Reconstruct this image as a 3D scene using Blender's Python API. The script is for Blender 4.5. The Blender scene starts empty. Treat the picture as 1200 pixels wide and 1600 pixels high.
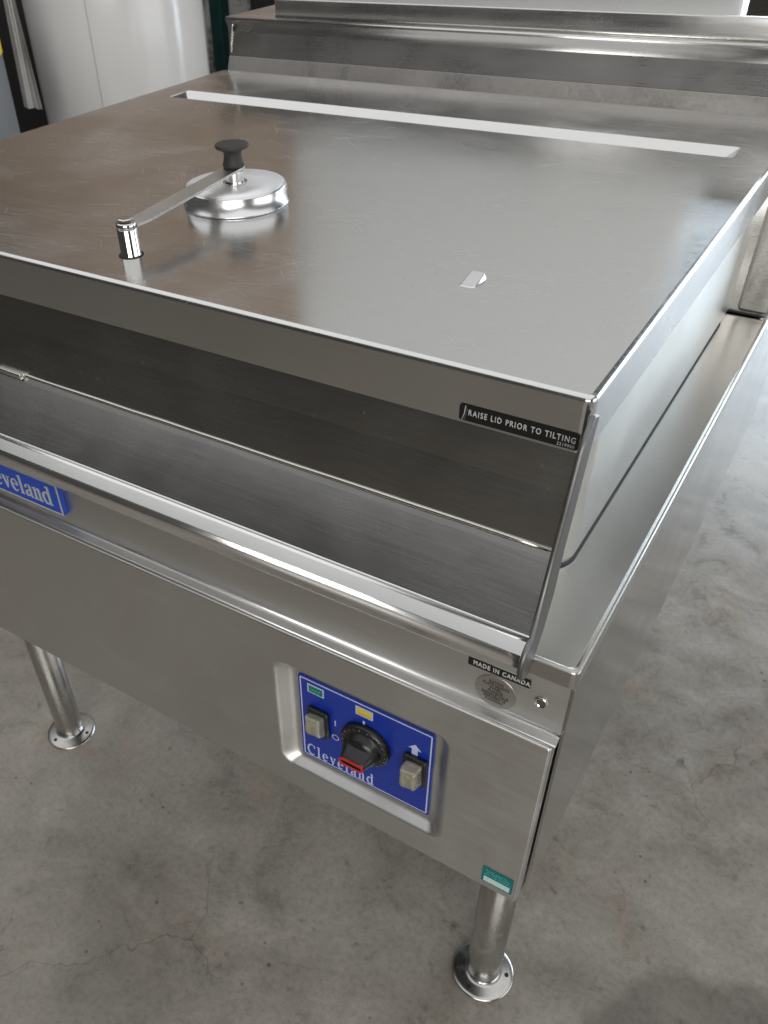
import bpy, bmesh, math, random
from mathutils import Matrix, Vector
from mathutils.geometry import tessellate_polygon
random.seed(7)
scene = bpy.context.scene
col = scene.collection

# ------------------------------------------------------------------ camera
U = 0.59                 # metres per drawing unit; drawing origin = front right corner of the lid top
ZF = -1.77               # floor level in drawing units
def W(x, y, z): return Vector((x*U, y*U, (z-ZF)*U))
F, CX, CY = 1310.27, 482.74, 873.57          # focal length and principal point, photo pixels (1200 x 1600)
RX = ((0.837, 0.3256, -0.4398), (0.5457, -0.5561, 0.6269), (-0.0405, -0.7647, -0.6431))
cam_d = bpy.data.cameras.new('camera'); cam = bpy.data.objects.new('camera', cam_d); col.objects.link(cam)
rot = Matrix(((RX[0][0], -RX[0][1], -RX[0][2]), (RX[1][0], -RX[1][1], -RX[1][2]), (RX[2][0], -RX[2][1], -RX[2][2])))
rot = rot.to_quaternion().to_matrix()
cam.matrix_world = Matrix.Translation(W(0.2007, -0.8562, 0.4761)) @ rot.to_4x4()
cam_d.sensor_fit = 'VERTICAL'; cam_d.sensor_height = 36.0; cam_d.sensor_width = 27.0
cam_d.lens = F/1600*36.0
cam_d.shift_x = (600-CX)/1600; cam_d.shift_y = (CY-800)/1600
cam_d.clip_start = 0.02; cam_d.clip_end = 200
cam_d.dof.use_dof = True; cam_d.dof.focus_distance = 0.72; cam_d.dof.aperture_fstop = 14.0
scene.camera = cam

# ------------------------------------------------------------------ light
world = bpy.data.worlds.new('World'); scene.world = world; world.use_nodes = True
world.node_tree.nodes['Background'].inputs[0].default_value = (0.95, 0.92, 0.88, 1)
world.node_tree.nodes['Background'].inputs[1].default_value = 0.05
def area(name, loc, aim, sx, sy, power, color):
    d = bpy.data.lights.new(name, 'AREA'); d.shape = 'RECTANGLE'; d.size = sx; d.size_y = sy
    d.energy = power; d.color = color
    o = bpy.data.objects.new(name, d); col.objects.link(o); o.location = loc
    o.rotation_euler = (Vector(aim)-Vector(loc)).to_track_quat('-Z', 'Y').to_euler()
    return o
area('doorway_daylight', (1.65, 6.2, 1.30), (1.65, 0, 1.30), 7.1, 2.6, 385, (0.76, 0.88, 1.0))
area('side_opening_daylight', (4.8, 1.2, 1.5), (0, 1.2, 1.0), 4.5, 2.6, 70, (0.97, 0.98, 1.0))
area('roof_light', (-0.9, 0.0, 3.7), (-0.9, 0.0, 0), 8.0, 5.6, 118, (0.99, 0.995, 1.0))
area('front_window', (2.9, -5.2, 2.5), (2.0, 0, 1.2), 4.4, 2.0, 185, (1.0, 0.99, 0.97))
vs = scene.view_settings
vs.view_transform = 'Standard'; vs.look = 'None'; vs.exposure = 0.22; vs.gamma = 1.0
scene.render.engine = 'CYCLES'
scene.cycles.use_denoising = True
scene.cycles.max_bounces = 10; scene.cycles.glossy_bounces = 8
scene.cycles.sample_clamp_indirect = 6.0

# ------------------------------------------------------------------ materials
def newmat(name):
    m = bpy.data.materials.new(name); m.use_nodes = True
    return m, m.node_tree.nodes, m.node_tree.links, m.node_tree.nodes['Principled BSDF']
def plain(name, color, rough=0.5, metal=0.0, spec=0.5, coat=0.0, noise=0.0, nscale=60, bump=0.0):
    m, N, L, b = newmat(name)
    b.inputs['Base Color'].default_value = (*color, 1); b.inputs['Roughness'].default_value = rough
    b.inputs['Metallic'].default_value = metal; b.inputs['Specular IOR Level'].default_value = spec
    b.inputs['Coat Weight'].default_value = coat
    if noise or bump:
        tc = N.new('ShaderNodeTexCoord'); n = N.new('ShaderNodeTexNoise'); n.inputs['Scale'].default_value = nscale
        n.inputs['Detail'].default_value = 6; L.new(tc.outputs['Object'], n.inputs['Vector'])
        if noise:
            mx = N.new('ShaderNodeMix'); mx.data_type = 'RGBA'
            mx.inputs[6].default_value = (*[c*(1-noise) for c in color], 1); mx.inputs[7].default_value = (*[min(1, c*(1+noise)) for c in color], 1)
            L.new(n.outputs['Fac'], mx.inputs[0]); L.new(mx.outputs[2], b.inputs['Base Color'])
            mr = N.new('ShaderNodeMapRange'); mr.inputs[1].default_value = .3; mr.inputs[2].default_value = .7
            mr.inputs[3].default_value = max(.02, rough-.12); mr.inputs[4].default_value = min(1, rough+.12)
            L.new(n.outputs['Fac'], mr.inputs[0]); L.new(mr.outputs[0], b.inputs['Roughness'])
        if bump:
            bp = N.new('ShaderNodeBump'); bp.inputs['Strength'].default_value = 1; bp.inputs['Distance'].default_value = bump
            L.new(n.outputs['Fac'], bp.inputs['Height']); L.new(bp.outputs[0], b.inputs['Normal'])
    return m

def steel(name, grain=(4, 260, 260), base=(0.60, 0.585, 0.555), rough=(0.20, 0.34), grain_bump=0.000001, wave=0.0006,
          scratch=0.0, smudge=0.06, dirt=0.0, aniso=0.0, specks=0.0):
    """brushed stainless: grain stretched along one axis, slow sheet waviness, smudges, random fine scratches"""
    m, N, L, b = newmat(name)
    b.inputs['Metallic'].default_value = 1.0
    if aniso:
        tg = N.new('ShaderNodeTangent'); tg.direction_type = 'UV_MAP'; tg.uv_map = 'grain'
        L.new(tg.outputs[0], b.inputs['Tangent']); b.inputs['Anisotropic'].default_value = aniso; b.inputs['Anisotropic Rotation'].default_value = .25
    tc = N.new('ShaderNodeTexCoord'); V = tc.outputs['Object']
    def mapping(scale, rz=0.0, loc=(0, 0, 0)):
        mp = N.new('ShaderNodeMapping'); mp.vector_type = 'TEXTURE'     # turns first, then stretches
        mp.inputs['Scale'].default_value = tuple(1/c for c in scale); mp.inputs['Rotation'].default_value = (0, 0, rz); mp.inputs['Location'].default_value = loc
        L.new(V, mp.inputs['Vector']); return mp.outputs[0]
    def noise(vec, scale, detail=3, dist=0):
        n = N.new('ShaderNodeTexNoise'); n.inputs['Scale'].default_value = scale; n.inputs['Detail'].default_value = detail
        n.inputs['Distortion'].default_value = dist; L.new(vec, n.inputs['Vector']); return n.outputs['Fac']
    def rng(v, a, b2, c, d):
        r = N.new('ShaderNodeMapRange'); r.inputs[1].default_value = a; r.inputs[2].default_value = b2
        r.inputs[3].default_value = c; r.inputs[4].default_value = d; L.new(v, r.inputs[0]); return r.outputs[0]
    def math_(op, a, b2):
        q = N.new('ShaderNodeMath'); q.operation = op
        for i, v in enumerate((a, b2)):
            if isinstance(v, (int, float)): q.inputs[i].default_value = v
            else: L.new(v, q.inputs[i])
        return q.outputs[0]
    g = noise(mapping(grain), 5.0, 4)
    sm = noise(mapping((1, 1, 1), 0.4), 9.0, 5, 0.6)
    r = rng(g, .25, .75, rough[0], rough[1])
    r = math_('ADD', r, rng(sm, .35, .7, -smudge*.5, smudge))
    h = None
    if scratch > 0:
        tot = None
        for k, (rz, sy) in enumerate(((0.45, 900), (-0.35, 1100), (0.9, 1000), (0.2, 1200), (2.3, 900))):
            s = noise(mapping((14, sy, 14), rz, (k*3.1, k*1.7, k)), 1.0, 2)
            mk = noise(mapping((1, 1, 1), rz, (k*5.0, 2*k, 0)), 16.0, 2)
            s = math_('MULTIPLY', rng(s, .66, .76, 0, 1), rng(mk, .46, .66, 0, 1))
            tot = s if tot is None else math_('MAXIMUM', tot, s)
        r = math_('ADD', r, math_('MULTIPLY', tot, 0.22*scratch))
        h = math_('MULTIPLY', tot, -0.000008*scratch)
    L.new(r, b.inputs['Roughness'])
    mx = N.new('ShaderNodeMix'); mx.data_type = 'RGBA'
    mx.inputs[6].default_value = (*[c*0.95 for c in base], 1); mx.inputs[7].default_value = (*[min(1, c*1.06) for c in base], 1)
    L.new(g, mx.inputs[0]); L.new(mx.outputs[2], b.inputs['Base Color'])
    if dirt > 0:
        dn = noise(mapping((1, 1, 1), 0, (3, 3, 3)), 22.0, 8, 1.0)
        m2 = N.new('ShaderNodeMix'); m2.data_type = 'RGBA'; m2.inputs[7].default_value = (0.20, 0.17, 0.13, 1)
        L.new(mx.outputs[2], m2.inputs[6]); L.new(rng(dn, .56, .74, 0, dirt), m2.inputs[0]); L.new(m2.outputs[2], b.inputs['Base Color'])
        L.new(rng(dn, .56, .74, 1, 1-dirt*.8), b.inputs['Metallic'])
    if specks > 0:                                   # dried droplets and dust
        vo = N.new('ShaderNodeTexVoronoi'); vo.inputs['Scale'].default_value = 70; vo.inputs['Randomness'].default_value = 1; L.new(V, vo.inputs['Vector'])
        sp = math_('MULTIPLY', rng(vo.outputs['Distance'], .05, .11, specks, 0), rng(noise(mapping((1, 1, 1), 0, (7, 1, 4)), 13.0, 3), .52, .60, 0, 1))
        m3 = N.new('ShaderNodeMix'); m3.data_type = 'RGBA'; m3.inputs[7].default_value = (0.62, 0.60, 0.55, 1)
        src = b.inputs['Base Color'].links[0].from_socket; L.new(src, m3.inputs[6]); L.new(sp, m3.inputs[0]); L.new(m3.outputs[2], b.inputs['Base Color'])
        mt = math_('SUBTRACT', b.inputs['Metallic'].links[0].from_socket if b.inputs['Metallic'].is_linked else 1.0, sp); L.new(mt, b.inputs['Metallic'])
    wv = noise(mapping((1, 1, 1), 0.2), 3.2, 1)
    hh = math_('ADD', math_('MULTIPLY', g, grain_bump), math_('MULTIPLY', wv, wave))
    if h is not None: hh = math_('ADD', hh, h)
    bp = N.new('ShaderNodeBump'); bp.inputs['Strength'].default_value = 1.0; bp.inputs['Distance'].default_value = 1.0
    L.new(hh, bp.inputs['Height']); L.new(bp.outputs[0], b.inputs['Normal'])
    return m

S_LID = steel('lid_steel', (3, 160, 160), (0.665, 0.665, 0.655), (0.14, 0.24), scratch=.9, smudge=.07, wave=.0010, aniso=.5, specks=.2)
S_SIDE = steel('side_steel', (160, 3, 160), (0.50, 0.50, 0.49), (0.09, 0.14), smudge=.06, wave=.0004, aniso=.2)
S_FRONT = steel('front_steel', (3, 160, 160), (0.66, 0.655, 0.64), (0.33, 0.42), smudge=.10, wave=.0006, dirt=.06, aniso=.65, specks=.3, grain_bump=.000002)
S_FLANGE = steel('flange_steel', (3, 160, 160), (0.58, 0.58, 0.58), (0.18, 0.26), smudge=.06, wave=.0005, aniso=.6)
S_PAN = steel('pan_steel', (4, 160, 160), (0.45, 0.445, 0.43), (0.23, 0.27), smudge=.04, wave=.0002, scratch=.1, aniso=.3, specks=.12)
S_DECK = steel('deck_steel', (4, 160, 160), (0.49, 0.475, 0.45), (0.29, 0.32), smudge=.03, wave=.0003, aniso=.3)
S_SPLASH = steel('splash_steel', (3, 160, 160), (0.60, 0.59, 0.575), (0.25, 0.31), smudge=.07, wave=.0005, scratch=.3, aniso=.3)
S_STRIP = steel('scuffed_steel', (60, 60, 60), (0.40, 0.38, 0.36), (0.28, 0.40), smudge=.12, wave=.0004, scratch=3.0)
S_LEG = steel('leg_steel', (160, 160, 3), (0.52, 0.51, 0.49), (0.20, 0.28), smudge=.10, wave=.0002, dirt=.35)
S_POL = steel('polished_steel', (60, 60, 4), (0.66, 0.65, 0.63), (0.07, 0.14), smudge=.03, wave=.0)
S_VTOP = steel('vent_top_satin', (14, 14, 14), (0.84, 0.845, 0.86), (0.50, 0.58), smudge=.05, wave=.0)
S_SATIN = steel('satin_aluminium', (14, 14, 14), (0.74, 0.74, 0.74), (0.22, 0.28), smudge=.06, wave=.0)
S_ARM = steel('arm_steel', (60, 60, 60), (0.50, 0.48, 0.46), (0.36, 0.44), smudge=.06, wave=.0)
S_ROLL = steel('rolled_edge_steel', (2, 160, 160), (0.78, 0.78, 0.77), (0.17, 0.27), smudge=.05, wave=.0, grain_bump=.000002, aniso=.2)
S_WELD = steel('weld_steel', (40, 40, 40), (0.66, 0.64, 0.60), (0.18, 0.28), smudge=.06, wave=.0, grain_bump=.00006)
S_PSIDE = steel('pan_side_steel', (160, 3, 160), (0.80, 0.81, 0.78), (0.34, 0.42), smudge=.04, wave=.0002, aniso=.2)
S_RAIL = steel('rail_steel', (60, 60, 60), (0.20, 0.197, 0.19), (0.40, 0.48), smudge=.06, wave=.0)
M_BLACKP = plain('black_plastic', (0.012, 0.012, 0.012), 0.35, noise=.3, nscale=120)
M_KNOBTOP = plain('worn_black_plastic', (0.028, 0.026, 0.022), 0.6, noise=.6, nscale=700, bump=.0004)
M_DARK = plain('dark_void', (0.012, 0.012, 0.012), 0.8)
M_DKGREY = plain('dark_grey', (0.035, 0.036, 0.038), 0.55)  # for the painted contact shade round the pan base and the torn label corner
M_BLUE = plain('blue_print', (0.008, 0.032, 0.30), 0.30, noise=.12, nscale=30)
M_BLUE2 = plain('badge_blue', (0.010, 0.060, 0.40), 0.35, noise=.12, nscale=60)
M_WHITEP = plain('white_print', (0.50, 0.55, 0.72), 0.45)
M_LETTER = plain('silver_letter', (0.42, 0.44, 0.46), 0.35)
M_LABELK = plain('black_label', (0.006, 0.006, 0.006), 0.30)
M_LABELW = plain('label_white', (0.52, 0.52, 0.50), 0.5)
M_TEAL = plain('teal_sticker', (0.0, 0.14, 0.135), 0.35, noise=.25, nscale=200)
M_TEAL2 = plain('teal_print', (0.06, 0.36, 0.35), 0.4)
M_PALE = plain('pale_sticker', (0.50, 0.66, 0.62), 0.45, noise=.15, nscale=300)
M_GREENL = plain('green_lens', (0.0, 0.16, 0.11), 0.15, coat=.5)
M_GREENL2 = plain('green_lens_flute', (0.01, 0.26, 0.19), 0.2)
M_YELL = plain('yellow_lens', (0.66, 0.50, 0.06), 0.2, coat=.5)
M_RED = plain('red_paint', (0.50, 0.025, 0.02), 0.4, noise=.3, nscale=300)
M_BOOT = plain('clear_boot', (0.30, 0.285, 0.21), 0.18, noise=.35, nscale=110, coat=.6, bump=.0016)
M_INK = plain('grey_ink', (0.07, 0.065, 0.06), 0.6)
M_DISC = steel('foil_disc', (120, 120, 120), (0.50, 0.48, 0.45), (0.34, 0.42), smudge=.03, wave=.0)
M_TANK = plain('white_tank_plastic', (0.66, 0.65, 0.635), 0.16, spec=.6)
M_BIN = plain('grey_bin_plastic', (0.30, 0.32, 0.34), 0.35, noise=.1, nscale=9)
M_YSTICK = plain('yellow_sticker', (0.80, 0.62, 0.02), 0.5)
M_CLOTH = plain('grey_cloth', (0.42, 0.41, 0.39), 0.9, noise=.3, nscale=18, bump=.004)
M_GREENP = plain('dark_green_paint', (0.010, 0.050, 0.046), 0.4, noise=.2, nscale=12)
M_APPL = plain('white_enamel', (0.78, 0.785, 0.78), 0.30, noise=.04, nscale=4)
M_PLY = plain('brown_board', (0.50, 0.385, 0.300), 0.6, noise=.35, nscale=5)

def mat_wall():
    m, N, L, b = newmat('speckled_wall'); b.inputs['Roughness'].default_value = .85
    tc = N.new('ShaderNodeTexCoord')
    n = N.new('ShaderNodeTexNoise'); n.inputs['Scale'].default_value = 9; n.inputs['Detail'].default_value = 9; n.inputs['Roughness'].default_value = .72
    L.new(tc.outputs['Object'], n.inputs['Vector'])
    r = N.new('ShaderNodeValToRGB'); e = r.color_ramp.elements
    e[0].position = .40; e[0].color = (.03, .03, .03, 1); e[1].position = .56; e[1].color = (.50, .50, .47, 1)
    L.new(n.outputs['Fac'], r.inputs[0]); L.new(r.outputs[0], b.inputs['Base Color'])
    bp = N.new('ShaderNodeBump'); bp.inputs['Distance'].default_value = .01; L.new(n.outputs['Fac'], bp.inputs['Height']); L.new(bp.outputs[0], b.inputs['Normal'])
    return m
M_WALL = mat_wall()

def mat_floor():
    m, N, L, b = newmat('polished_concrete')
    tc = N.new('ShaderNodeTexCoord'); V = tc.outputs['Object']
    def noise(scale, detail, rough=.55, dist=0., vec=V, off=(0, 0, 0)):
        mp = N.new('ShaderNodeMapping'); mp.inputs['Location'].default_value = off; L.new(vec, mp.inputs['Vector'])
        n = N.new('ShaderNodeTexNoise'); n.inputs['Scale'].default_value = scale; n.inputs['Detail'].default_value = detail
        n.inputs['Roughness'].default_value = rough; n.inputs['Distortion'].default_value = dist
        L.new(mp.outputs[0], n.inputs['Vector']); return n.outputs['Fac']
    def ramp(v, stops):
        r = N.new('ShaderNodeValToRGB'); e = r.color_ramp.elements
        while len(e) < len(stops): e.new(.5)
        for k, (p, c) in enumerate(stops): e[k].position = p; e[k].color = (*c, 1) if isinstance(c, tuple) else (c, c, c, 1)
        L.new(v, r.inputs[0]); return r.outputs[0]
    def mul(a, c, fac=1.0, mode='MULTIPLY'):
        x = N.new('ShaderNodeMix'); x.data_type = 'RGBA'; x.blend_type = mode
        if isinstance(fac, float): x.inputs[0].default_value = fac
        else: L.new(fac, x.inputs[0])
        L.new(a, x.inputs[6])
        if isinstance(c, tuple): x.inputs[7].default_value = (*c, 1)
        else: L.new(c, x.inputs[7])
        return x.outputs[2]
    big = noise(2.6, 7, .6, .8)
    mid = noise(11, 9, .68, .5, off=(5, 2, 0))
    fine = noise(90, 6, .7, off=(1, 8, 0))
    c = ramp(big, [(.28, (.160, .142, .117)), (.48, (.265, .240, .204)), (.72, (.370, .338, .292))])
    c = mul(c, ramp(mid, [(.26, .60), (.42, .92), (.60, 1.05), (.76, 1.18)]))
    c = mul(c, ramp(fine, [(.25, .74), (.5, 1.0), (.8, 1.16)]))
    micro = noise(520, 3, .7, off=(4, 4, 0))
    c = mul(c, ramp(micro, [(.30, .80), (.5, 1.0), (.72, 1.14)]))
    pv = N.new('ShaderNodeTexVoronoi'); pv.inputs['Scale'].default_value = 34; L.new(V, pv.inputs['Vector'])
    pits = mul(ramp(pv.outputs['Distance'], [(.06, 1.), (.13, 0.)]), ramp(noise(6, 3, .5, off=(3, 11, 0)), [(.50, 0.), (.60, 1.)]))
    c = mul(c, (.42, .38, .34), pits)
    scv = N.new('ShaderNodeMapping'); scv.vector_type = 'TEXTURE'; scv.inputs['Rotation'].default_value = (0, 0, .7); scv.inputs['Scale'].default_value = (1/3., 1/90., 1); L.new(V, scv.inputs['Vector'])
    scn = noise(1.0, 3, .6, vec=scv.outputs[0])
    c = mul(c, (1.22, 1.2, 1.18), mul(ramp(scn, [(.66, 0.), (.74, .6)]), ramp(noise(3.1, 2, .5, off=(6, 6, 0)), [(.46, 0.), (.60, 1.)])))
    ag = noise(150, 5, .75, .3, off=(8, 3, 0))                       # sandy grit and pale lime bloom
    c = mul(c, ramp(ag, [(.30, .78), (.48, 1.0), (.66, 1.0), (.80, 1.30)]))
    spots = noise(26, 3, .5, .2, off=(9, 4, 0))
    c = mul(c, ramp(spots, [(.24, .45), (.33, 1.0)]))
    rust = noise(5, 4, .6, .3, off=(13, 1, 0))
    c = mul(c, (1.0, .84, .72), ramp(rust, [(.56, 0.), (.72, .8)]))
    # hairline cracks: voronoi cell borders, warped, only in places
    wn = N.new('ShaderNodeTexNoise'); wn.inputs['Scale'].default_value = 7; wn.inputs['Detail'].default_value = 6; L.new(V, wn.inputs['Vector'])
    sc = N.new('ShaderNodeVectorMath'); sc.operation = 'SCALE'; sc.inputs['Scale'].default_value = .16; L.new(wn.outputs['Color'], sc.inputs[0])
    ad = N.new('ShaderNodeVectorMath'); L.new(V, ad.inputs[0]); L.new(sc.outputs[0], ad.inputs[1])
    vo = N.new('ShaderNodeTexVoronoi'); vo.feature = 'DISTANCE_TO_EDGE'; vo.inputs['Scale'].default_value = 2.7; L.new(ad.outputs[0], vo.inputs['Vector'])
    crack = ramp(vo.outputs['Distance'], [(0.0, 1.), (.0035, 0.)])
    msk = ramp(noise(2.2, 3, .5, off=(2, 6, 0)), [(.52, 0.), (.62, .9)])
    cf = mul(crack, msk)
    c = mul(c, (.52, .48, .44), cf)
    # damp stain in front of the right foot
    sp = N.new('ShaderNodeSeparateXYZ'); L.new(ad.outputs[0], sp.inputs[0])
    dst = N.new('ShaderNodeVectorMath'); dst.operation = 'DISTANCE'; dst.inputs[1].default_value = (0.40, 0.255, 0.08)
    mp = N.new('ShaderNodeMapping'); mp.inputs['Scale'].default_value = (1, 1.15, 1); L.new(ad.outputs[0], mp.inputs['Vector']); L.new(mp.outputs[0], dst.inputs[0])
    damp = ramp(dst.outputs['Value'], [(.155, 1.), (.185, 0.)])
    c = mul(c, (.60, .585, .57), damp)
    L.new(c, b.inputs['Base Color'])
    rr = N.new('ShaderNodeMapRange'); rr.inputs[1].default_value = .3; rr.inputs[2].default_value = .7; rr.inputs[3].default_value = .22; rr.inputs[4].default_value = .42
    L.new(mid, rr.inputs[0]); L.new(rr.outputs[0], b.inputs['Roughness'])
    bp = N.new('ShaderNodeBump'); bp.inputs['Strength'].default_value = .5; bp.inputs['Distance'].default_value = .0012
    L.new(mid, bp.inputs['Height'])
    b2 = N.new('ShaderNodeBump'); b2.inputs['Strength'].default_value = .4; b2.inputs['Distance'].default_value = .0006
    L.new(fine, b2.inputs['Height']); L.new(bp.outputs[0], b2.inputs['Normal']); L.new(b2.outputs[0], b.inputs['Normal'])
    return m
M_FLOOR = mat_floor()

# ------------------------------------------------------------------ mesh helpers (drawing units)
class MB:
    def __init__(s): s.v = []; s.f = []; s.sm = []; s.mi = []
    def add(s, pts): i = len(s.v); s.v += [tuple(p) for p in pts]; return list(range(i, i+len(pts)))
    def face(s, idx, smooth=False, mi=0): s.f.append(tuple(idx)); s.sm.append(smooth); s.mi.append(mi)
    def bridge(s, a, b, smooth=False, closed=True, mi=0):
        n = len(a)
        for i in range(n if closed else n-1):
            j = (i+1) % n; s.face((a[i], a[j], b[j], b[i]), smooth, mi)
    def loops(s, loops, smooth=None, caps=(False, False), closed=True, mi=0):
        ids = [s.add(l) for l in loops]
        for k in range(len(ids)-1):
            s.bridge(ids[k], ids[k+1], smooth[k] if isinstance(smooth, (list, tuple)) else bool(smooth), closed, mi)
        if caps[0]: s.face(ids[0][::-1], False, mi)
        if caps[1]: s.face(ids[-1], False, mi)
        return ids
    def fill(s, outer, inner=None, mi=0):
        """flat face between two index loops (hole)"""
        polys = [[Vector(s.v[i]) for i in outer]]
        flat = list(outer)
        if inner: polys.append([Vector(s.v[i]) for i in inner]); flat += list(inner)
        for t in tessellate_polygon(polys): s.face([flat[i] for i in t], False, mi)
    def box(s, x0, x1, y0, y1, z0, z1, b=0.0, mi=0):
        if b <= 0:
            a = s.add([(x0, y0, z0), (x1, y0, z0), (x1, y1, z0), (x0, y1, z0)]); c = s.add([(x0, y0, z1), (x1, y0, z1), (x1, y1, z1), (x0, y1, z1)])
            s.face(a[::-1], mi=mi); s.face(c, mi=mi); s.bridge(a, c, mi=mi)
        else:
            ls = []
            for zz, ins in ((z0, b), (z0+b*.3, b*.3), (z0+b, 0), (z1-b, 0), (z1-b*.3, b*.3), (z1, b)):
                ls.append([(p[0], p[1], zz) for p in rrect(x0+ins, x1-ins, y0+ins, y1-ins, max(b-ins, b*.15), 3)])
            s.loops(ls, True, (True, True), mi=mi)
    def lathe(s, prof, c, n=40, axis='z', smooth=True, caps=(True, True), mi=0, sharp=()):
        ls = []
        for r, h in prof:
            l = []
            for k in range(n):
                a = 2*math.pi*k/n
                if axis == 'z': l.append((c[0]+r*math.cos(a), c[1]+r*math.sin(a), c[2]+h))
                elif axis == 'y': l.append((c[0]+r*math.cos(a), c[1]-h, c[2]+r*math.sin(a)))   # h points to -y (front)
            ls.append(l)
        s.loops(ls, smooth, caps, mi=mi)
    def sweep_x(s, prof, x0, x1, smooth=None, caps=True, closed=True, mi=0):
        """profile of (y,z) extruded along x"""
        a = s.add([(x0, y, z) for y, z in prof]); b = s.add([(x1, y, z) for y, z in prof])
        n = len(prof)
        for i in range(n if closed else n-1):
            j = (i+1) % n
            s.face((a[i], b[i], b[j], a[j]), bool(smooth and smooth[i]), mi)
        if caps and closed: s.face(a, mi=mi); s.face(b[::-1], mi=mi)
    def prism(s, pts2, mapf, d0, d1, mi=0, smooth=False):
        """2D polygon mapped by mapf(u,v,d) extruded from d0 to d1"""
        a = s.add([mapf(u, v, d0) for u, v in pts2]); b = s.add([mapf(u, v, d1) for u, v in pts2])
        s.bridge(a, b, smooth, mi=mi); s.fill(a, mi=mi); s.fill(b, mi=mi)
    def tube(s, path, r, n=10, mi=0):
        ls = []
        P = [Vector(p) for p in path]
        for i, p in enumerate(P):
            t = (P[min(i+1, len(P)-1)]-P[max(i-1, 0)]).normalized()
            u = t.cross(Vector((0.13, 0.27, 0.95))).normalized(); w = t.cross(u)
            rr_ = r[i] if isinstance(r, (list, tuple)) else r
            ls.append([tuple(p+u*rr_*math.cos(2*math.pi*k/n)+w*rr_*math.sin(2*math.pi*k/n)) for k in range(n)])
        s.loops(ls, True, (True, True), mi=mi)
    def build(s, name, mat, parent=None):
        me = bpy.data.meshes.new(name)
        org = parent_origin(parent)
        me.from_pydata([tuple(W(*p)-org) for p in s.v], [], s.f)
        for m in (mat if isinstance(mat, (list, tuple)) else [mat]): me.materials.append(m)
        for p, sm, mi in zip(me.polygons, s.sm, s.mi): p.use_smooth = sm; p.material_index = mi
        bm = bmesh.new(); bm.from_mesh(me); bmesh.ops.remove_doubles(bm, verts=bm.verts, dist=1e-6)
        bmesh.ops.recalc_face_normals(bm, faces=bm.faces); bm.to_mesh(me); bm.free(); me.update()
        uv = me.uv_layers.new(name='grain')
        for p in me.polygons:
            nx, ny, nz = (abs(c) for c in p.normal)
            for li in p.loop_indices:
                c = me.vertices[me.loops[li].vertex_index].co
                uv.data[li].uv = (c.y, c.z) if nx > ny and nx > nz else ((c.x, c.z) if ny > nz else (c.x, c.y))
        o = bpy.data.objects.new(name, me); col.objects.link(o)
        if parent: o.parent = parent
        return o
ORG = {}
def parent_origin(p):
    while p is not None:
        if p.name in ORG: return ORG[p.name]
        p = p.parent
    return Vector((0, 0, 0))
def thing(name, label, cat, base, group=None):
    o = bpy.data.objects.new(name, None); col.objects.link(o); o.location = base; o.empty_display_size = .1
    ORG[o.name] = Vector(base); o['label'] = label; o['category'] = cat
    if group: o['group'] = group
    return o
def arc(cx, cy, r, a0, a1, n):
    return [(cx+r*math.cos(math.radians(a0+(a1-a0)*k/n)), cy+r*math.sin(math.radians(a0+(a1-a0)*k/n))) for k in range(n+1)]
def rrect(x0, x1, y0, y1, r, n=5):
    r = max(r, 1e-5)
    return (arc(x1-r, y0+r, r, -90, 0, n)+arc(x1-r, y1-r, r, 0, 90, n)+arc(x0+r, y1-r, r, 90, 180, n)+arc(x0+r, y0+r, r, 180, 270, n))
def text_mesh(name, body, size, mat, parent, origin, depth=0.0006, align='CENTER', spacing=1.0, sx=1.0, boldness=0.0, rx=90, shear=0):
    """sans lettering lying in a vertical plane facing the front (or tilted by rx); origin/size in drawing units"""
    cu = bpy.data.curves.new(name, 'FONT'); cu.body = body; cu.size = size*U; cu.align_x = align; cu.align_y = 'CENTER'
    cu.space_character = spacing; cu.extrude = depth*U; cu.resolution_u = 3; cu.offset = boldness*U; cu.space_line = 1.0
    t = bpy.data.objects.new(name+'_tmp', cu); col.objects.link(t)
    dg = bpy.context.evaluated_depsgraph_get()
    me = bpy.data.meshes.new_from_object(t.evaluated_get(dg)); col.objects.unlink(t); bpy.data.objects.remove(t)
    me.name = name
    me.transform(Matrix.Diagonal((sx, 1, 1, 1))); me.transform(Matrix.Rotation(math.radians(rx), 4, 'X'))
    me.transform(Matrix.Translation(W(*origin)-parent_origin(parent)))
    me.materials.clear(); me.materials.append(mat)
    o = bpy.data.objects.new(name, me); col.objects.link(o); o.parent = parent
    return o
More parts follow.
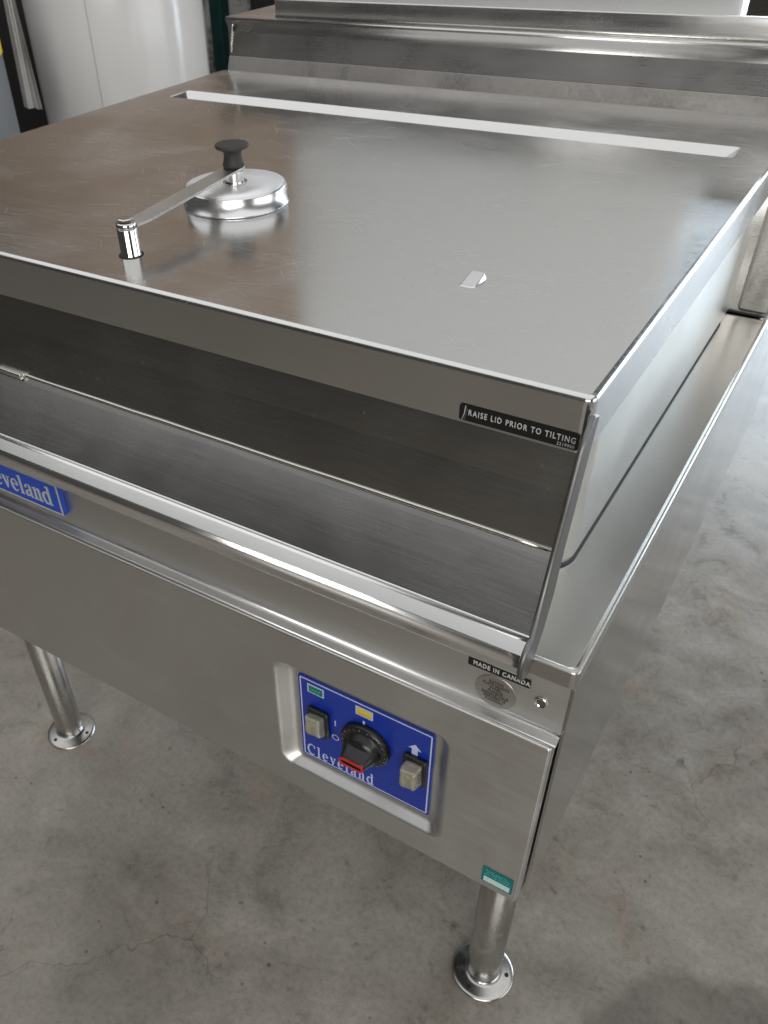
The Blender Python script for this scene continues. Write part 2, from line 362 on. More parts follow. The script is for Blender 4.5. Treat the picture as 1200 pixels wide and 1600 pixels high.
# serif letterforms for the brand lettering: outline + holes, x-height 0.5
def _ell(cx, cy, rx, ry, a0, a1, n=18): return [(cx+rx*math.cos(math.radians(a0+(a1-a0)*k/n)), cy+ry*math.sin(math.radians(a0+(a1-a0)*k/n))) for k in range(n+1)]
GL = {
 'C': (.70, [_ell(.36, .365, .35, .385, 48, 312, 26)+_ell(.41, .365, .265, .325, 306, 54, 24)+[(.62, .51), (.65, .51), (.645, .73), (.615, .73)]]),
 'l': (.30, [[(0, 0), (.27, 0), (.27, .03), (.20, .05), (.20, .76), (0, .735), (0, .705), (.075, .69), (.075, .05), (0, .03)]]),
 'e': (.50, [_ell(.24, .25, .235, .265, 4, 322, 26)+_ell(.275, .25, .145, .215, 316, 180, 14)+[(.135, .262), (.47, .262)],
             _ell(.25, .30, .115, .17, 0, 180, 12)]),
 'v': (.50, [[(0, .5), (0, .47), (.045, .46), (.22, 0), (.285, 0), (.44, .46), (.49, .47), (.49, .5), (.31, .5), (.31, .47), (.375, .455), (.28, .17), (.175, .455), (.23, .47), (.23, .5)]]),
 'a': (.50, [[(.49, 0), (.49, .03), (.43, .05)]+_ell(.235, .36, .195, .155, 0, 160, 12)+[(.045, .36), (.09, .33), (.15, .35)]+_ell(.225, .38, .085, .10, 150, 0, 8)
             +[(.31, .31), (.22, .29), (.09, .24), (.02, .16), (.03, .06), (.10, -.01), (.19, 0), (.27, .045), (.31, .085), (.33, 0)],
             [(.305, .26), (.22, .235), (.155, .18), (.145, .11), (.19, .065), (.26, .09), (.305, .14)]]),
 'n': (.54, [[(0, 0), (.25, 0), (.25, .03), (.19, .05), (.19, .39), (.25, .43), (.31, .42), (.335, .37), (.335, .05), (.28, .03), (.28, 0), (.52, 0), (.52, .03), (.46, .05), (.46, .38),
              (.43, .47), (.36, .515), (.27, .50), (.19, .445), (.19, .515), (0, .485), (0, .455), (.07, .44), (.07, .05), (0, .03)]]),
 'd': (.57, [[(.55, 0), (.55, .03), (.495, .05), (.495, .76), (.29, .735), (.29, .705), (.37, .69), (.37, .475)]+_ell(.235, .25, .235, .265, 62, 298, 22)+[(.37, .05), (.37, 0)],
             [(.365, .40)]+_ell(.27, .25, .135, .205, 55, 305, 14)+[(.365, .10)]]),
}
def brand(mb, x0, z0, y, width, height, depth, extra=0.06):
    """'Cleveland' set from x0 to x0+width, baseline z0, cap height = height"""
    adv = [GL[ch][0]+extra for ch in 'Cleveland']; k = width/(sum(adv)-extra); kz = height/.76
    x = 0
    for ch, ad in zip('Cleveland', adv):
        polys = GL[ch][1]
        rings0 = []; rings1 = []
        for pl in polys:
            pl = [p for i, p in enumerate(pl) if i == 0 or (abs(p[0]-pl[i-1][0])+abs(p[1]-pl[i-1][1])) > 1e-4]
            a = mb.add([(x0+(x+u)*k, y, z0+v*kz) for u, v in pl]); b = mb.add([(x0+(x+u)*k, y-depth, z0+v*kz) for u, v in pl])
            mb.bridge(a, b); rings0.append(a); rings1.append(b)
        mb.fill(rings1[0], rings1[1] if len(rings1) > 1 else None)
        x += ad

# ------------------------------------------------------------------ setting
def structure(o, kind='structure'): o['kind'] = kind; return o
m = MB(); n = 1
a = m.add([(-40, -40, ZF), (40, -40, ZF), (40, 40, ZF), (-40, 40, ZF)]); m.face(a)
structure(m.build('floor', M_FLOOR))
m = MB(); m.box(-9.0, -2.2, 5.6, 5.8, ZF, .30); structure(m.build('wall', M_WALL))
m = MB(); m.box(-9.0, -2.2, 5.55, 5.8, .30, 4.2); structure(m.build('wall_boarding', M_PLY))

# ------------------------------------------------------------------ the braising pan
XL, XR = -1.57, 0.0                       # lid sides
DL, DR = -1.6374, 0.0674                   # cabinet sides
DZ, DY = -0.338, -0.0816                   # deck height, deck front
base = W((XL+XR)/2, 0.7, ZF)
pan = thing('tilting_braising_pan', 'stainless steel tilting braising pan with closed lid, blue control plate and flanged legs', 'braising pan', base)

# ---- lid
YB = 1.362
m = MB(); r = .0075
def lidloop(ins, z, rc): return [(x, y, z) for x, y in rrect(XL+ins, XR-ins, 0+ins, YB-ins, rc, 5)]
ls = [lidloop(r, 0, .004)]
for k in range(1, 6):
    a = math.pi/2*k/5; ls.append(lidloop(r*(1-math.sin(a)), -r*(1-math.cos(a)), .004+.008*math.sin(a)))
ids = m.loops(ls, True)
skirt = [lidloop(0, -r, .012), lidloop(0, -.074, .012), lidloop(.004, -.0755, .009), lidloop(.004, -.03, .009)]
m.loops(skirt, [False, True, False], mi=1)
# recessed slot near the back
sx0, sx1, sy0, sy1 = -1.486, -.074, 1.012, 1.094
slot = [[(x, y, 0) for x, y in rrect(sx0, sx1, sy0, sy1, .010, 5)],
        [(x, y, -.003) for x, y in rrect(sx0+.003, sx1-.004, sy0+.0012, sy1-.003, .009, 5)],
        [(x, y, -.050) for x, y in rrect(sx0+.044, sx1-.062, sy0+.004, sy1-.046, .006, 5)],
        [(x, y, -.053) for x, y in rrect(sx0+.050, sx1-.068, sy0+.008, sy1-.050, .004, 5)]]
sid = m.loops(slot, [True, False, True], (False, True))
m.fill(ids[0], sid[0])
lid = m.build('lid', [S_LID, S_FLANGE], pan); lid['label'] = 'flat brushed lid with a long recessed slot near its back edge'
# pressed stop bump
m = MB(); bx, by = -.2590, .242                # pressed tab: a ramp that rises to the back
ls = []
for rr_, k in ((1.12, 0.0), (1.0, .55), (.93, .9), (.84, 1.0)):
    ls.append([(bx+u*rr_, by+v*rr_, .0000+k*(.0012+.0070*(v/.042+.5))) for u, v in rrect(-.0115, .0115, -.021, .021, .006, 5)])
m.loops(ls, True, (False, True)); m.build('pressed_tab', S_SATIN, lid)
# vent cover
vx, vy = -.786, .383
m = MB()
m.lathe([(.0955, .0), (.0955, .0022), (.0925, .0032), (.0920, .0275), (.0912, .0302), (.0890, .0315), (.0875, .0316)], (vx, vy, .0006), 72, caps=(True, False))
m.build('vent_cover', S_SATIN, lid)
m = MB(); m.lathe([(.0875, .0), (.0875, .0006), (.050, .0009), (.022, .0009)], (vx, vy, .0320), 72); m.build('vent_top', S_VTOP, lid)
m = MB(); m.lathe([(.022, .0), (.022, .0025), (.0165, .0025), (.0165, .0205), (.015, .0215)], (vx, vy, .0333), 40, smooth=False); bush = m.build('bushing', S_POL, lid)
# arm: flat bar from the post to the hub
px, py = -.780, .095
m = MB(); d = Vector((vx-px, vy-py, 0)).normalized(); nn = Vector((-d.y, d.x, 0))
A = Vector((px, py, .0455))+d*.012; B = Vector((vx, vy, .0595))
path = [(A, .012), (A+(B-A)*.10, .0172), (A+(B-A)*.5, .0172), (A+(B-A)*.92, .0172), (B, .0172), (B+d*.014, .014), (B+d*.020, .004)]
top = []; bot = []; L_ = []
ls = []
for p, w in path: ls.append([tuple(p+nn*w), tuple(p-nn*w), tuple(p-nn*w-Vector((0, 0, .004))), tuple(p+nn*w-Vector((0, 0, .004)))])
m.loops(ls, False, (True, True)); m.build('swing_arm', S_ARM, lid)
# knob
m = MB(); m.lathe([(.0180, .0), (.0193, .004), (.0170, .011), (.0152, .019), (.0168, .0265), (.0245, .0300), (.0285, .0318), (.0298, .0340), (.0294, .0366), (.027, .0384), (.012, .0390)], (vx, vy, .0597), 44); m.build('vent_knob', M_KNOBTOP, lid)
# pivot post with hex head
m = MB(); m.lathe([(.0165, .0), (.0165, .0005), (.0158, .0015), (.0158, .040), (.0150, .0415)], (px, py, .0008), 40); post = m.build('pivot_post', S_POL, lid)
m = MB(); m.lathe([(.0150, 0), (.0158, .0015), (.0158, .0072), (.0148, .0082), (.0120, .0086)], (px, py, .0425), 36); m.lathe([(.0118, .0), (.0118, .0040), (.0095, .0052)], (px, py, .0515), 6, smooth=False); m.build('hex_bolt', S_POL, lid)
m = MB(); m.lathe([(.020, 0), (.020, .0006)], (px, py, .0002), 30, smooth=False); m.build('post_gasket', M_DARK, lid)
# warning label on the front flange
m = MB()
lab = rrect(-.1600, -.0085, -.0700, -.0480, .003, 3)
m.prism(lab, lambda u, v, dd: (u, -.0006-dd, v+.0012*0), 0, .0010); wl = m.build('warning_label', M_LABELK, lid)
wl['label'] = 'black warning label with white lettering on the lid front'
text_mesh('lettering', 'RAISE LID PRIOR TO TILTING', .0112, M_LABELW, lid, (-.0800, -.0019, -.0578), .0002, spacing=1.26, sx=.745, boldness=.0001)
text_mesh('small_lettering', '2219900', .0058, M_LABELW, lid, (-.0235, -.0019, -.0662), .0002, spacing=1.2, sx=.9)
m = MB(); m.prism([(-.1545, -.0698), (-.1515, -.0698), (-.1480, -.052), (-.1530, -.050)], lambda u, v, dd: (u, -.0019-dd, v), 0, .0006); m.build('torn_corner', M_DKGREY, lid)
m = MB(); m.tube([(-.1560, -.0022, -.0702), (-.1528, -.0024, -.0600), (-.1515, -.0022, -.0490)], .0005, 6); m.build('label_crease', M_LABELW, lid)

# ---- pan body with slanted front apron
m = MB()
def panloop(ins, z): return [(x, y, z) for x, y in rrect(-1.5515+ins, -.0185-ins, .085+ins, 1.30, .060, 10)]
ids = m.loops([panloop(0, -.05), panloop(0, -.20), panloop(.0005, -.3300), panloop(.004, -.345)], True)
body = m.build('pan_body', S_PSIDE, pan)
m = MB(); m.loops([[(x, y, DZ-.0025) for x, y in rrect(-1.5515-w, -.0185+w, .085-w, 1.105, .060+w, 10)] for w in (-.004, .0014)], False); m.build('pan_contact_shade', M_DKGREY, pan)  # added dark strip: contact shade painted along the gap between pan and deck
# apron: wall (upper), lip (lower), rolled front edge
AX0, AX1 = -1.5705, .0005
m = MB(); up = [(.014, -.045), (.0080, -.0760), (-.004, -.130), (-.0225, -.2030)]
m.sweep_x(up+[(y+.006, z) for y, z in reversed(up)], AX0, AX1); ap = m.build('front_apron', S_PAN, pan)
m = MB(); lo = [(-.0235, -.2090), (-.030, -.2165), (-.060, -.2520), (-.0930, -.2915)]
m.sweep_x(lo+[(y+.005, z-.005) for y, z in reversed(lo)], AX0, AX1); m.build('pouring_lip', S_PAN, ap)
m = MB(); m.tube([(AX0, -.0235, -.2057)]+[(AX0+(AX1-AX0)*k/24, -.0235+random.uniform(-.0004, .0004), -.2057+random.uniform(-.0005, .0005)) for k in range(1, 24)]+[(AX1, -.0235, -.2057)], [.0034+random.uniform(-.0005, .0005) for k in range(25)], 10); m.build('weld_bead', S_WELD, ap)
m = MB(); m.box(-1.040, -.975, -.0330, -.0240, -.2125, -.2010, .002); m.build('weld_tab', S_WELD, ap)
roll = [(-.0930, -.2925), (-.0945, -.2938), (-.0965, -.2932), (-.0985, -.2910), (-.1010, -.2908), (-.1045, -.2930), (-.1180, -.3058), (-.1222, -.3115), (-.1242, -.3180), (-.1235, -.3235), (-.1165, -.3420), (-.1130, -.3475), (-.1070, -.3510), (-.0980, -.3520), (-.0910, -.3490), (-.0880, -.3410), (-.0880, -.3050)]
m = MB(); m.sweep_x(roll, AX0, AX1, [0, 1, 1, 1, 1, 0, 1, 1, 1, 0, 1, 1, 1, 1, 1, 0, 0]); m.build('rolled_edge', S_ROLL, ap)
rail_pts = [(-.016, -.012), (-.0395, -.0455), (-.0570, -.1200), (-.0700, -.1650), (-.1000, -.2880), (-.1120, -.2905), (-.1215, -.2990), (-.1275, -.3120), (-.1285, -.3260), (-.1245, -.3400), (-.1150, -.3520), (-.1020, -.3580), (-.0920, -.3565), (-.0860, -.3480), (-.0780, -.3340),
            (-.0600, -.3060), (-.0420, -.2520), (-.0345, -.1856), (-.0230, -.1385), (-.0150, -.1000), (-.0060, -.0600), (.004, -.020)]
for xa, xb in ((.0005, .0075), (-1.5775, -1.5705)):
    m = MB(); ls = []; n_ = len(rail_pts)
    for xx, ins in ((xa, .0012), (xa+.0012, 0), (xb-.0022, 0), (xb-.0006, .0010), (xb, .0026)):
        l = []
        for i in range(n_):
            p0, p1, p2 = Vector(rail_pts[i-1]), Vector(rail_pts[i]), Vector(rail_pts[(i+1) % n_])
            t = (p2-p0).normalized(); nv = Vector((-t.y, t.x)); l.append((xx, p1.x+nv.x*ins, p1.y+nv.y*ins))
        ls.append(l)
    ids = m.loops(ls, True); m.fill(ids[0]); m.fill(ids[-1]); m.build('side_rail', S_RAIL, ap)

# ---- cabinet
m = MB()
def dk(ins, z, rc=.010): return [(x, y, z) for x, y in rrect(DL+ins, DR-ins, DY+ins, 1.122, rc, 5)]
ls = [dk(.010, DZ-.0035), dk(.0075, DZ-.0022), dk(.0055, DZ), dk(.003, DZ+.0003), dk(.001, DZ-.001), dk(0, DZ-.004), dk(0, DZ-.030), dk(.002, DZ-.0305)]
ids = m.loops(ls, [True]*5+[False, False], (True, False))
cab_deck = m.build('deck', S_DECK, pan)
m = MB()
prof = [(DY+.003, -.3675), (DY+.003, -.4645), (DY+.0024, -.4672), (DY+.0004, -.4690), (DY-.0020, -.4695), (DY-.0145, -.4705), (DY-.0160, -.4712), (DY-.0167, -.4727), (DY-.0165, -.4750), (DY-.013, -.4765), (DY+.02, -.4765), (DY+.02, -.3675)]
m.sweep_x(prof, DL+.006, .0620, [0, 1, 1, 1, 0, 1, 1, 1, 1, 0, 0, 0]); rail = m.build('front_rail', S_FRONT, pan)
# front access panel with pressed recess
FY = -.0995
fx0, fx1, fz0, fz1 = -1.620, .0580, -.8965, -.4785
m = MB()
def fl(x0, x1, z0, z1, r, y, n=5): return [(x, y, z) for x, z in rrect(x0, x1, z0, z1, r, n)]
o_l = m.loops([fl(fx0+.003, fx1-.003, fz0+.003, fz1-.003, .003, FY), fl(fx0+.0008, fx1-.0008, fz0+.0008, fz1-.0008, .004, FY+.001), fl(fx0, fx1, fz0, fz1, .005, FY+.004), fl(fx0, fx1, fz0, fz1, .005, FY+.017)], [True, True, False])
PY = -.0770
ox0, ox1, oz0, oz1 = -.4190, -.0840, -.8330, -.5500
qx0, qx1, qz0, qz1 = -.3860, -.1135, -.8120, -.5810
def mix(t, y, r): return fl(ox0+(qx0-ox0)*t, ox1+(qx1-ox1)*t, oz0+(qz0-oz0)*t, oz1+(qz1-oz1)*t, r, y, 8)
rec = [mix(0, FY, .026), mix(.08, FY+.0003, .0255), mix(.17, FY+.0016, .025), mix(.27, FY+.0045, .024), mix(.60, PY-.0065, .019), mix(.72, PY-.0028, .0175), mix(.84, PY-.0008, .016), mix(1, PY, .014)]
i_l = m.loops(rec, True, (False, True))
m.fill(o_l[0], i_l[0]); fp = m.build('front_panel', S_FRONT, pan); fp['label'] = 'brushed front panel with a pressed recess holding the blue control plate'
# side panels
for xa, xb in ((DR-.0045, DR-.0005), (DL+.0005, DL+.0045)):
    m = MB(); m.box(xa, xb, DY+.0005, 1.74, -.893, -.3685); m.build('side_panel', S_SIDE, pan)
m = MB(); m.box(.0545, .0590, DY-.0005, DY+.03, -.892, -.4790); m.build('corner_return', S_FRONT, pan)
m = MB(); m.box(DL+.02, .0530, DY+.012, 1.73, -.885, -.372); m.build('cabinet_interior', M_DARK, pan)
# rear console and splash
m = MB(); m.box(DL+.003, DR-.006, 1.128, 1.74, -.3675, -.090, .006); cons = m.build('rear_console', S_SPLASH, pan)
m = MB(); m.box(-.006, DR-.001, 1.1235, 1.74, -.3355, .06, .012); m.build('console_cheek', S_SPLASH, cons)
SPL, SPR = -1.556, -.004
strip = [(1.3625, -.020), (1.3635, -.004), (1.3780, .0325), (1.3785, .0335)]
m = MB(); m.sweep_x(strip+[(1.40, .0335), (1.40, -.02)], SPL, SPR); m.build('sloped_strip', S_STRIP, cons)
wall_p = [(1.3800, .0340), (1.3835, .0940), (1.3825, .1040), (1.3790, .1130), (1.3745, .1195), (1.3725, .1245), (1.3740, .1285), (1.3785, .1305), (1.4020, .1310), (1.4020, .0340)]
m = MB(); m.sweep_x(wall_p, SPL, SPR, [0]+[1]*6+[0, 0, 0]); spl = m.build('back_splash', S_SPLASH, cons)
m = MB(); m.box(SPL+.004, SPR, 1.4025, 1.74, -.09, .1305); m.build('rear_housing', S_SPLASH, cons)
m = MB(); m.box(-1.402, SPR, 1.4035, 1.4200, .1315, .1745, .003); m.build('rear_riser', S_SPLASH, cons)
m = MB(); m.tube([(-1.400, 1.4020, .1330), (-.7, 1.4020, .1332), (SPR, 1.4020, .1330)], .0022, 8); m.build('weld_seam', S_WELD, cons)
m = MB(); m.tube([(SPL+.010, 1.3835, .036), (SPL+.006, 1.3815, .046), (SPL+.0085, 1.3815, .062), (SPL+.011, 1.3815, .080), (SPL+.017, 1.3800, .102), (SPL+.024, 1.3760, .114)], [.002, .0032, .003, .0034, .003, .002], 8); m.build('end_weld', S_WELD, cons)

# ---- legs
def leg(x, y):
    m = MB(); m.lathe([(.043, 0), (.043, .93)], (x, y, -1.735), 44, caps=(False, True)); lg = m.build('leg', S_LEG, pan)
    m = MB()
    m.lathe([(.0425, .0), (.040, -.002), (.0375, -.010), (.0375, -.018), (.0385, -.0215), (.050, -.0240), (.068, -.0270), (.0755, -.0285), (.0785, -.0305), (.0790, -.0330), (.0770, -.0348)], (x, y, -1.7352), 56, caps=(False, False))
    ft = m.build('flanged_foot', S_LEG, lg)
    for a in (18, 138, 258):
        hx, hy = x+.060*math.cos(math.radians(a)), y+.060*math.sin(math.radians(a))
        m = MB(); m.lathe([(.0058, 0), (.0056, .0012)], (hx, hy, -1.7612), 16, smooth=False); m.build('bolt_hole', M_DARK, lg)
leg(-.0327, .1650); leg(-1.5373, .1650); leg(-.150, 1.580); leg(-1.420, 1.580)

# ---- control plate
cp_l = rrect(-.3795, -.1206, -.8062, -.5885, .004, 4)
m = MB(); m.prism(cp_l, lambda u, v, dd: (u, PY-.0010-dd, v), 0, .0022); cp = m.build('control_plate', M_BLUE, pan); cp['label'] = 'blue printed control plate with knob, switches and indicator lenses'
Y0 = PY-.0033
def flat_ring(mb, x0, x1, z0, z1, w, r, y, d=.0005):
    a = rrect(x0, x1, z0, z1, r, 4); b = rrect(x0+w, x1-w, z0+w, z1-w, max(r-w, .0004), 4)
    ia = mb.add([(u, y-d, v) for u, v in a]); ib = mb.add([(u, y-d, v) for u, v in b]); ic = mb.add([(u, y, v) for u, v in a])
    mb.bridge(ia, ib); mb.bridge(ic, ia)
m = MB(); flat_ring(m, -.3760, -.1240, -.8027, -.5920, .0026, .0035, Y0); m.build('border_line', M_WHITEP, cp)
def lens(xc, zc, matl, name):
    m = MB(); flat_ring(m, xc-.0165, xc+.0165, zc-.0105, zc+.0105, .0026, .0006, Y0, .0009); m.build(name+'_frame', M_WHITEP, cp)
    m = MB(); m.box(xc-.0136, xc+.0136, Y0-.0018, Y0-.0001, zc-.0076, zc+.0076, .0005)
    l = m.build(name, matl, cp)
lens(-.3440, -.6125, M_GREENL, 'green_lens'); lens(-.2485, -.6115, M_YELL, 'yellow_lens')
m = MB()
for dx in (-.0062, .0, .0062):
    m.lathe([(.0042, 0), (.0038, .0008), (.002, .0011)], (-.3440+dx, Y0-.0019, -.6125), 14, axis='y')
m.build('lens_flutes', M_GREENL2, cp)
m = MB(); m.box(-.3075, -.3053, Y0-.0006, Y0, -.6820, -.6680); m.build('on_mark', M_WHITEP, cp)
m = MB(); a = m.add([(-.3065+.0075*math.cos(t), Y0-.0006, -.7140+.0075*math.sin(t)) for t in [2*math.pi*k/24 for k in range(24)]]); b = m.add([(-.3065+.0053*math.cos(t), Y0-.0006, -.7140+.0053*math.sin(t)) for t in [2*math.pi*k/24 for k in range(24)]]); m.bridge(a, b); m.build('off_mark', M_WHITEP, cp)
m = MB(); m.box(-.2515, -.2475, Y0-.0006, Y0, -.6430, -.6330); m.build('dial_mark', M_WHITEP, cp)
m = MB(); ax, az = -.1535, -.6450
m.prism([(ax-.0055, az-.012), (ax+.0055, az-.012), (ax+.0055, az+.002), (ax+.0115, az+.002), (ax, az+.0140), (ax-.0115, az+.002), (ax-.0055, az+.002)], lambda u, v, dd: (u, Y0-dd, v), 0, .0006); m.build('arrow_mark', M_WHITEP, cp)
m = MB(); brand(m, -.3690, -.7985, Y0, .1400, .0300, .0006, .14); m.build('brand_lettering', M_WHITEP, cp)
# knob: skirt, body, bar handle with red end
kx, kz = -.2430, -.6860
m = MB()
m.lathe([(.0460, 0), (.0470, .002), (.0470, .008), (.0440, .0125), (.0410, .0135), (.0360, .0138), (.0345, .0150), (.0310, .024), (.024, .030), (.010, .032)], (kx, Y0-.0002, kz), 48, axis='y')
kn = m.build('dial_skirt', M_BLACKP, cp)
m = MB()
def stad(w, h, y, n=8): return [(kx+(w-h)*(1 if abs(a) < 90 else -1)+h*math.cos(math.radians(a)), y, kz+h*math.sin(math.radians(a))) for a in [-85+170*k/n for k in range(n+1)]+[95+170*k/n for k in range(n+1)]]
m.loops([stad(.036, .024, Y0-.010), stad(.035, .022, Y0-.022), stad(.030, .0155, Y0-.034), stad(.0255, .0105, Y0-.046), stad(.0232, .0082, Y0-.054), stad(.0205, .0055, Y0-.054), stad(.0195, .0045, Y0-.0525)], True, (True, True)); m.build('dial_handle', M_BLACKP, cp)
m = MB(); A_ = stad(.0240, .0090, Y0-.0525); A2 = stad(.0240, .0090, Y0-.0552); B_ = stad(.0200, .0050, Y0-.0552); B2 = stad(.0196, .0046, Y0-.0542)
m.loops([A_, A2, B_, B2], False); m.build('red_pointer_rim', M_RED, cp)
m = MB()
for k in range(22):
    t = math.radians(10+k*(340/21)+90); rr_ = .0405
    c0 = Vector((kx+rr_*math.cos(t), Y0-.0137, kz+rr_*math.sin(t))); u = Vector((math.cos(t), 0, math.sin(t))); w = Vector((-math.sin(t), 0, math.cos(t)))
    hl = .0028 if k % 3 == 0 else .0018
    a = m.add([tuple(c0+u*hl+w*.0007), tuple(c0+u*hl-w*.0007), tuple(c0-u*hl-w*.0007), tuple(c0-u*hl+w*.0007)]); m.face(a)
m.build('dial_graduations', M_LETTER, cp)
# toggle switches with clear boots
def switch(xc, zc, up, deep):
    m = MB(); m.box(xc-.0215, xc+.0215, Y0-.0110, Y0-.0002, zc-.0335, zc+.0335, .004); m.build('switch_base', M_BLACKP, cp)
    m = MB(); ls = []
    tilt = .010*up
    for k, (w, h, d, dz) in enumerate(((.0155, .0255, .0098, 0), (.0158, .0252, .015, tilt*.2), (.0150, .0235, .024, tilt*.6), (.0146, .0222, .030, tilt), (.0125, .0195, .0325, tilt*1.1), (.0075, .011, .0322, tilt*1.1))):
        ls.append([(xc+u*(1+.06*math.sin(9*v*60+k)), Y0-.0098-(d-.0098)*deep-.0020*math.sin(300*u+k), zc+dz+v*(1+.05*math.sin(200*u+2*k))) for u, v in rrect(-w, w, -h, h, .005, 4)])
    m.loops(ls, True, (True, True)); m.build('switch_boot', M_BOOT, cp)
switch(-.3375, -.6880, 1.0, .8); switch(-.1490, -.6890, .6, 1.1)

# ---- badge, labels, screw on the front rail
RY = DY+.003
m = MB(); bz0, bz1 = -.4385, -.3690
m.prism(rrect(-1.128, -.881, bz0, bz1, .002, 3), lambda u, v, dd: (u, RY-.0005-dd, v), 0, .0105); bd = m.build('badge_plate', M_BLUE2, pan); bd['label'] = 'raised blue brand badge with silver lettering'
m = MB(); flat_ring(m, -1.1275, -.8815, bz0+.0005, bz1-.0005, .0035, .002, RY-.0112, .0008); m.build('badge_border', M_LETTER, bd)
m = MB(); brand(m, -1.106, -.4235, RY-.0111, .203, .0420, .0016, .04); m.build('badge_lettering', M_LETTER, bd)
m = MB(); m.prism(rrect(-.0820, .0090, -.4000, -.3845, .0012, 2), lambda u, v, dd: (u, RY-.0004-dd, v), 0, .0009); ml = m.build('origin_label', M_LABELK, pan)
text_mesh('lettering', 'MADE IN CANADA', .0115, M_LABELW, ml, (-.0330, RY-.0015, -.3924), .0002, spacing=1.22, sx=.72, boldness=.0004)
m = MB(); m.lathe([(.0310, 0), (.0310, .0007), (.0306, .0011)], (-.0372, RY-.0003, -.4345), 48, axis='y', smooth=False); rd = m.build('rating_disc', M_DISC, pan); rd['label'] = 'round foil notice with seven short lines of print'
for k, (tx, sp) in enumerate((('RATING', 1.05), ('PLATE BEHIND', 1.05), ('PANEL', 1.05), ('PLAQUE', 1.05), ('SIGNALETIQUE', 1.05), ('DERRIERE LE', 1.05), ('PANNEAU', 1.05))):
    text_mesh('print_line', tx, .0070, M_INK, rd, (-.0372, RY-.0017, -.4155-.0062*k), .0001, spacing=sp, sx=.82, boldness=.0002)
m = MB(); m.lathe([(.0105, 0), (.0105, .0010), (.0085, .0022), (.0072, .0022), (.0066, .0005), (.003, .0002)], (.0276, RY-.0004, -.4180), 30, axis='y'); sc_ = m.build('screw', S_POL, pan)
m = MB(); m.lathe([(.0062, 0), (.0060, .0003)], (.0276, RY-.0012, -.4180), 6, axis='y', smooth=False); m.build('screw_socket', M_INK, sc_)
# teal sticker
SY = FY-.0003
m = MB(); m.prism(rrect(-.0065, .0485, -.8780, -.8330, .003, 3), lambda u, v, dd: (u, SY-dd, v), 0, .0008); ts = m.build('teal_sticker', M_TEAL, pan); ts['label'] = 'small teal sticker with a pale stripe at the panel corner'
m = MB(); m.prism(rrect(-.0020, .0445, -.8745, -.8600, .001, 2), lambda u, v, dd: (u, SY-.0009-dd, v), 0, .0004); m.build('pale_stripe', M_PALE, ts)
m = MB()
for rowz, x0, x1 in ((-.8410, .000, .040), (-.8470, .002, .042), (-.8535, -.002, .044)):
    x = x0
    while x < x1:
        w = random.uniform(.0016, .0032)
        m.box(x, x+w, SY-.0013, SY-.0009, rowz-.0018, rowz+.0018); x += w+random.choice((.0008, .0008, .0009, .0022))
m.build('worn_print', M_TEAL2, ts)

# ------------------------------------------------------------------ background
def tagged(o, label, cat): o['label'] = label; o['category'] = cat; return o
# white tank
tx, ty, tr = -3.297, 2.717, .433
t = thing('white_tank', 'tall white plastic tank standing on the floor behind the lid', 'tank', W(tx, ty, ZF))
m = MB(); m.lathe([(tr-.03, 0), (tr, .03), (tr, 2.02), (tr-.01, 2.06), (tr-.05, 2.09), (tr-.2, 2.12), (.10, 2.13)], (tx, ty, ZF), 72); m.build('shell', M_TANK, t)
m = MB(); a0 = math.atan2(-.8562-ty, .2007-tx)
for k, da in enumerate((.30,)):
    aa = a0-da; m.tube([(tx+(tr+.001)*math.cos(aa), ty+(tr+.001)*math.sin(aa), ZF+.05), (tx+(tr+.001)*math.cos(aa), ty+(tr+.001)*math.sin(aa), ZF+2.0)], .0015, 6)
m.build('seam', M_BIN, t)
# dark storage gap: black crate behind tank
m = MB(); m.box(-6.2, -4.70, 3.4, 3.9, ZF, .55, .02); tagged(m.build('black_crate', M_DARK), 'black storage crate in the dark gap left of the white tank', 'crate')
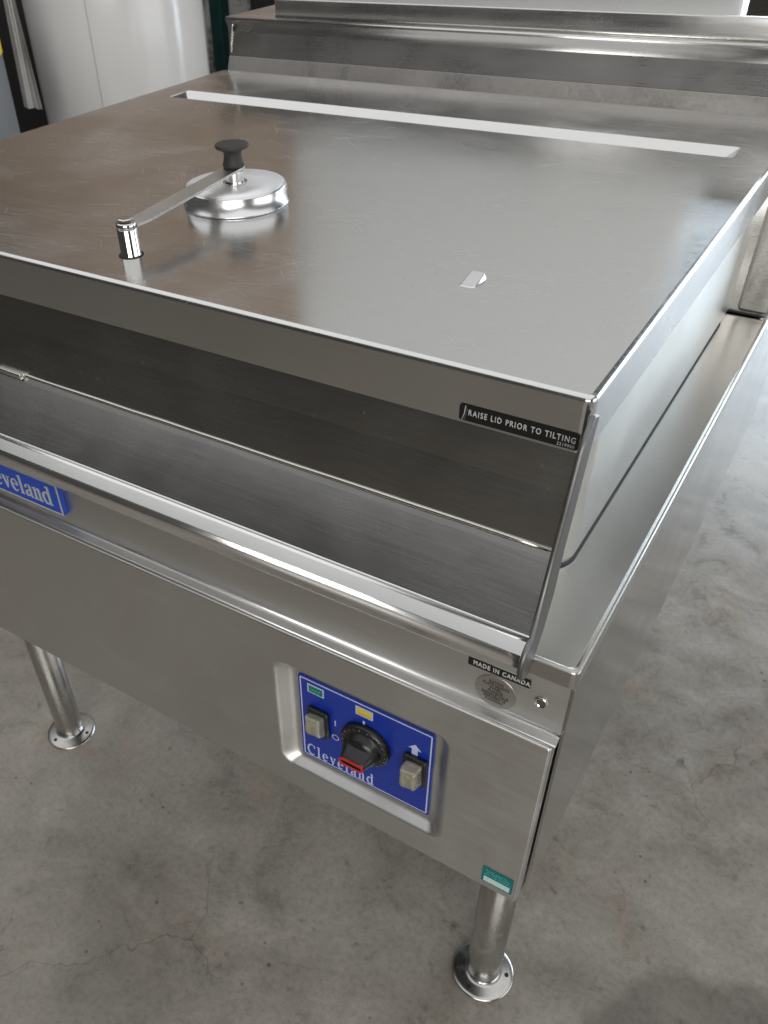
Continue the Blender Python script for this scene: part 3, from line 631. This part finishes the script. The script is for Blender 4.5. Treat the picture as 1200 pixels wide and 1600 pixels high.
# grey bin with yellow sticker
bx_ = (-3.46, 1.53)
t = thing('grey_bin', 'grey plastic bin with a yellow sticker at the left picture edge', 'bin', W(bx_[0], bx_[1], ZF))
m = MB(); m.lathe([(.41, 0), (.43, .02), (.45, 1.85), (.47, 1.86), (.47, 1.90), (.42, 1.92)], (bx_[0], bx_[1], ZF), 56); m.build('bin_shell', M_BIN, t)
m = MB()
a1 = math.atan2(-.8562-bx_[1], .2007-bx_[0])
p = []
for k in range(9):
    aa = a1+.74+.68*k/8; p.append(aa)
lo_ = m.add([(bx_[0]+.4515*math.cos(a), bx_[1]+.4515*math.sin(a), -.115) for a in p]); hi_ = m.add([(bx_[0]+.4535*math.cos(a), bx_[1]+.4535*math.sin(a), .10) for a in p]); m.bridge(lo_, hi_, True, False); m.build('yellow_sticker', M_YSTICK, t)
# hanging cloth
m = MB(); rows = []
for i in range(15):
    f = i/14; z = .22-.575*f; row = []
    aL, aR = 50.22+.28*f, 49.92-.26*f
    for k in range(11):
        g = k/10; a = math.radians(aL+(aR-aL)*g); D = 4.45+.018*math.sin(g*9+f*2)
        row.append((.2007-D*math.sin(a), -.8562+D*math.cos(a), z-.012*g))
    rows.append(row)
ids = m.loops(rows, True, closed=False)
back = [[(x+.004, y+.012, z) for x, y, z in rw] for rw in rows]; m.loops(back, True, closed=False)
tagged(m.build('hanging_cloth', M_CLOTH), 'pale grey cloth hanging between the bin and the white tank', 'cloth')
# green post
m = MB(); m.box(-4.725, -4.612, 5.20, 5.32, ZF, 1.2, .01); tagged(m.build('green_post', M_GREENP), 'dark green painted post against the speckled wall', 'post')
# black box on a shelf level behind the splash
m = MB(); m.box(-4.10, -3.50, 4.9, 5.3, ZF, .12, .01); tagged(m.build('black_cabinet', M_DARK), 'black cabinet top showing above the left end of the splash', 'cabinet')
# white partition
t = thing('white_partition', 'white enamelled panel partition standing behind the splash', 'partition', W(-1.75, 4.6, ZF))
m = MB(); m.box(-3.46, -.735, 4.52, 4.70, ZF, 3.45, .02); m.build('backing', M_APPL, t)
m = MB(); m.box(-3.45, -.745, 4.42, 4.515, -.150, 3.44, .02); m.build('upper_panel', M_APPL, t)
m = MB(); m.box(-3.44, -.755, 4.46, 4.518, ZF+.12, -.42, .02); m.build('lower_panel', M_APPL, t)
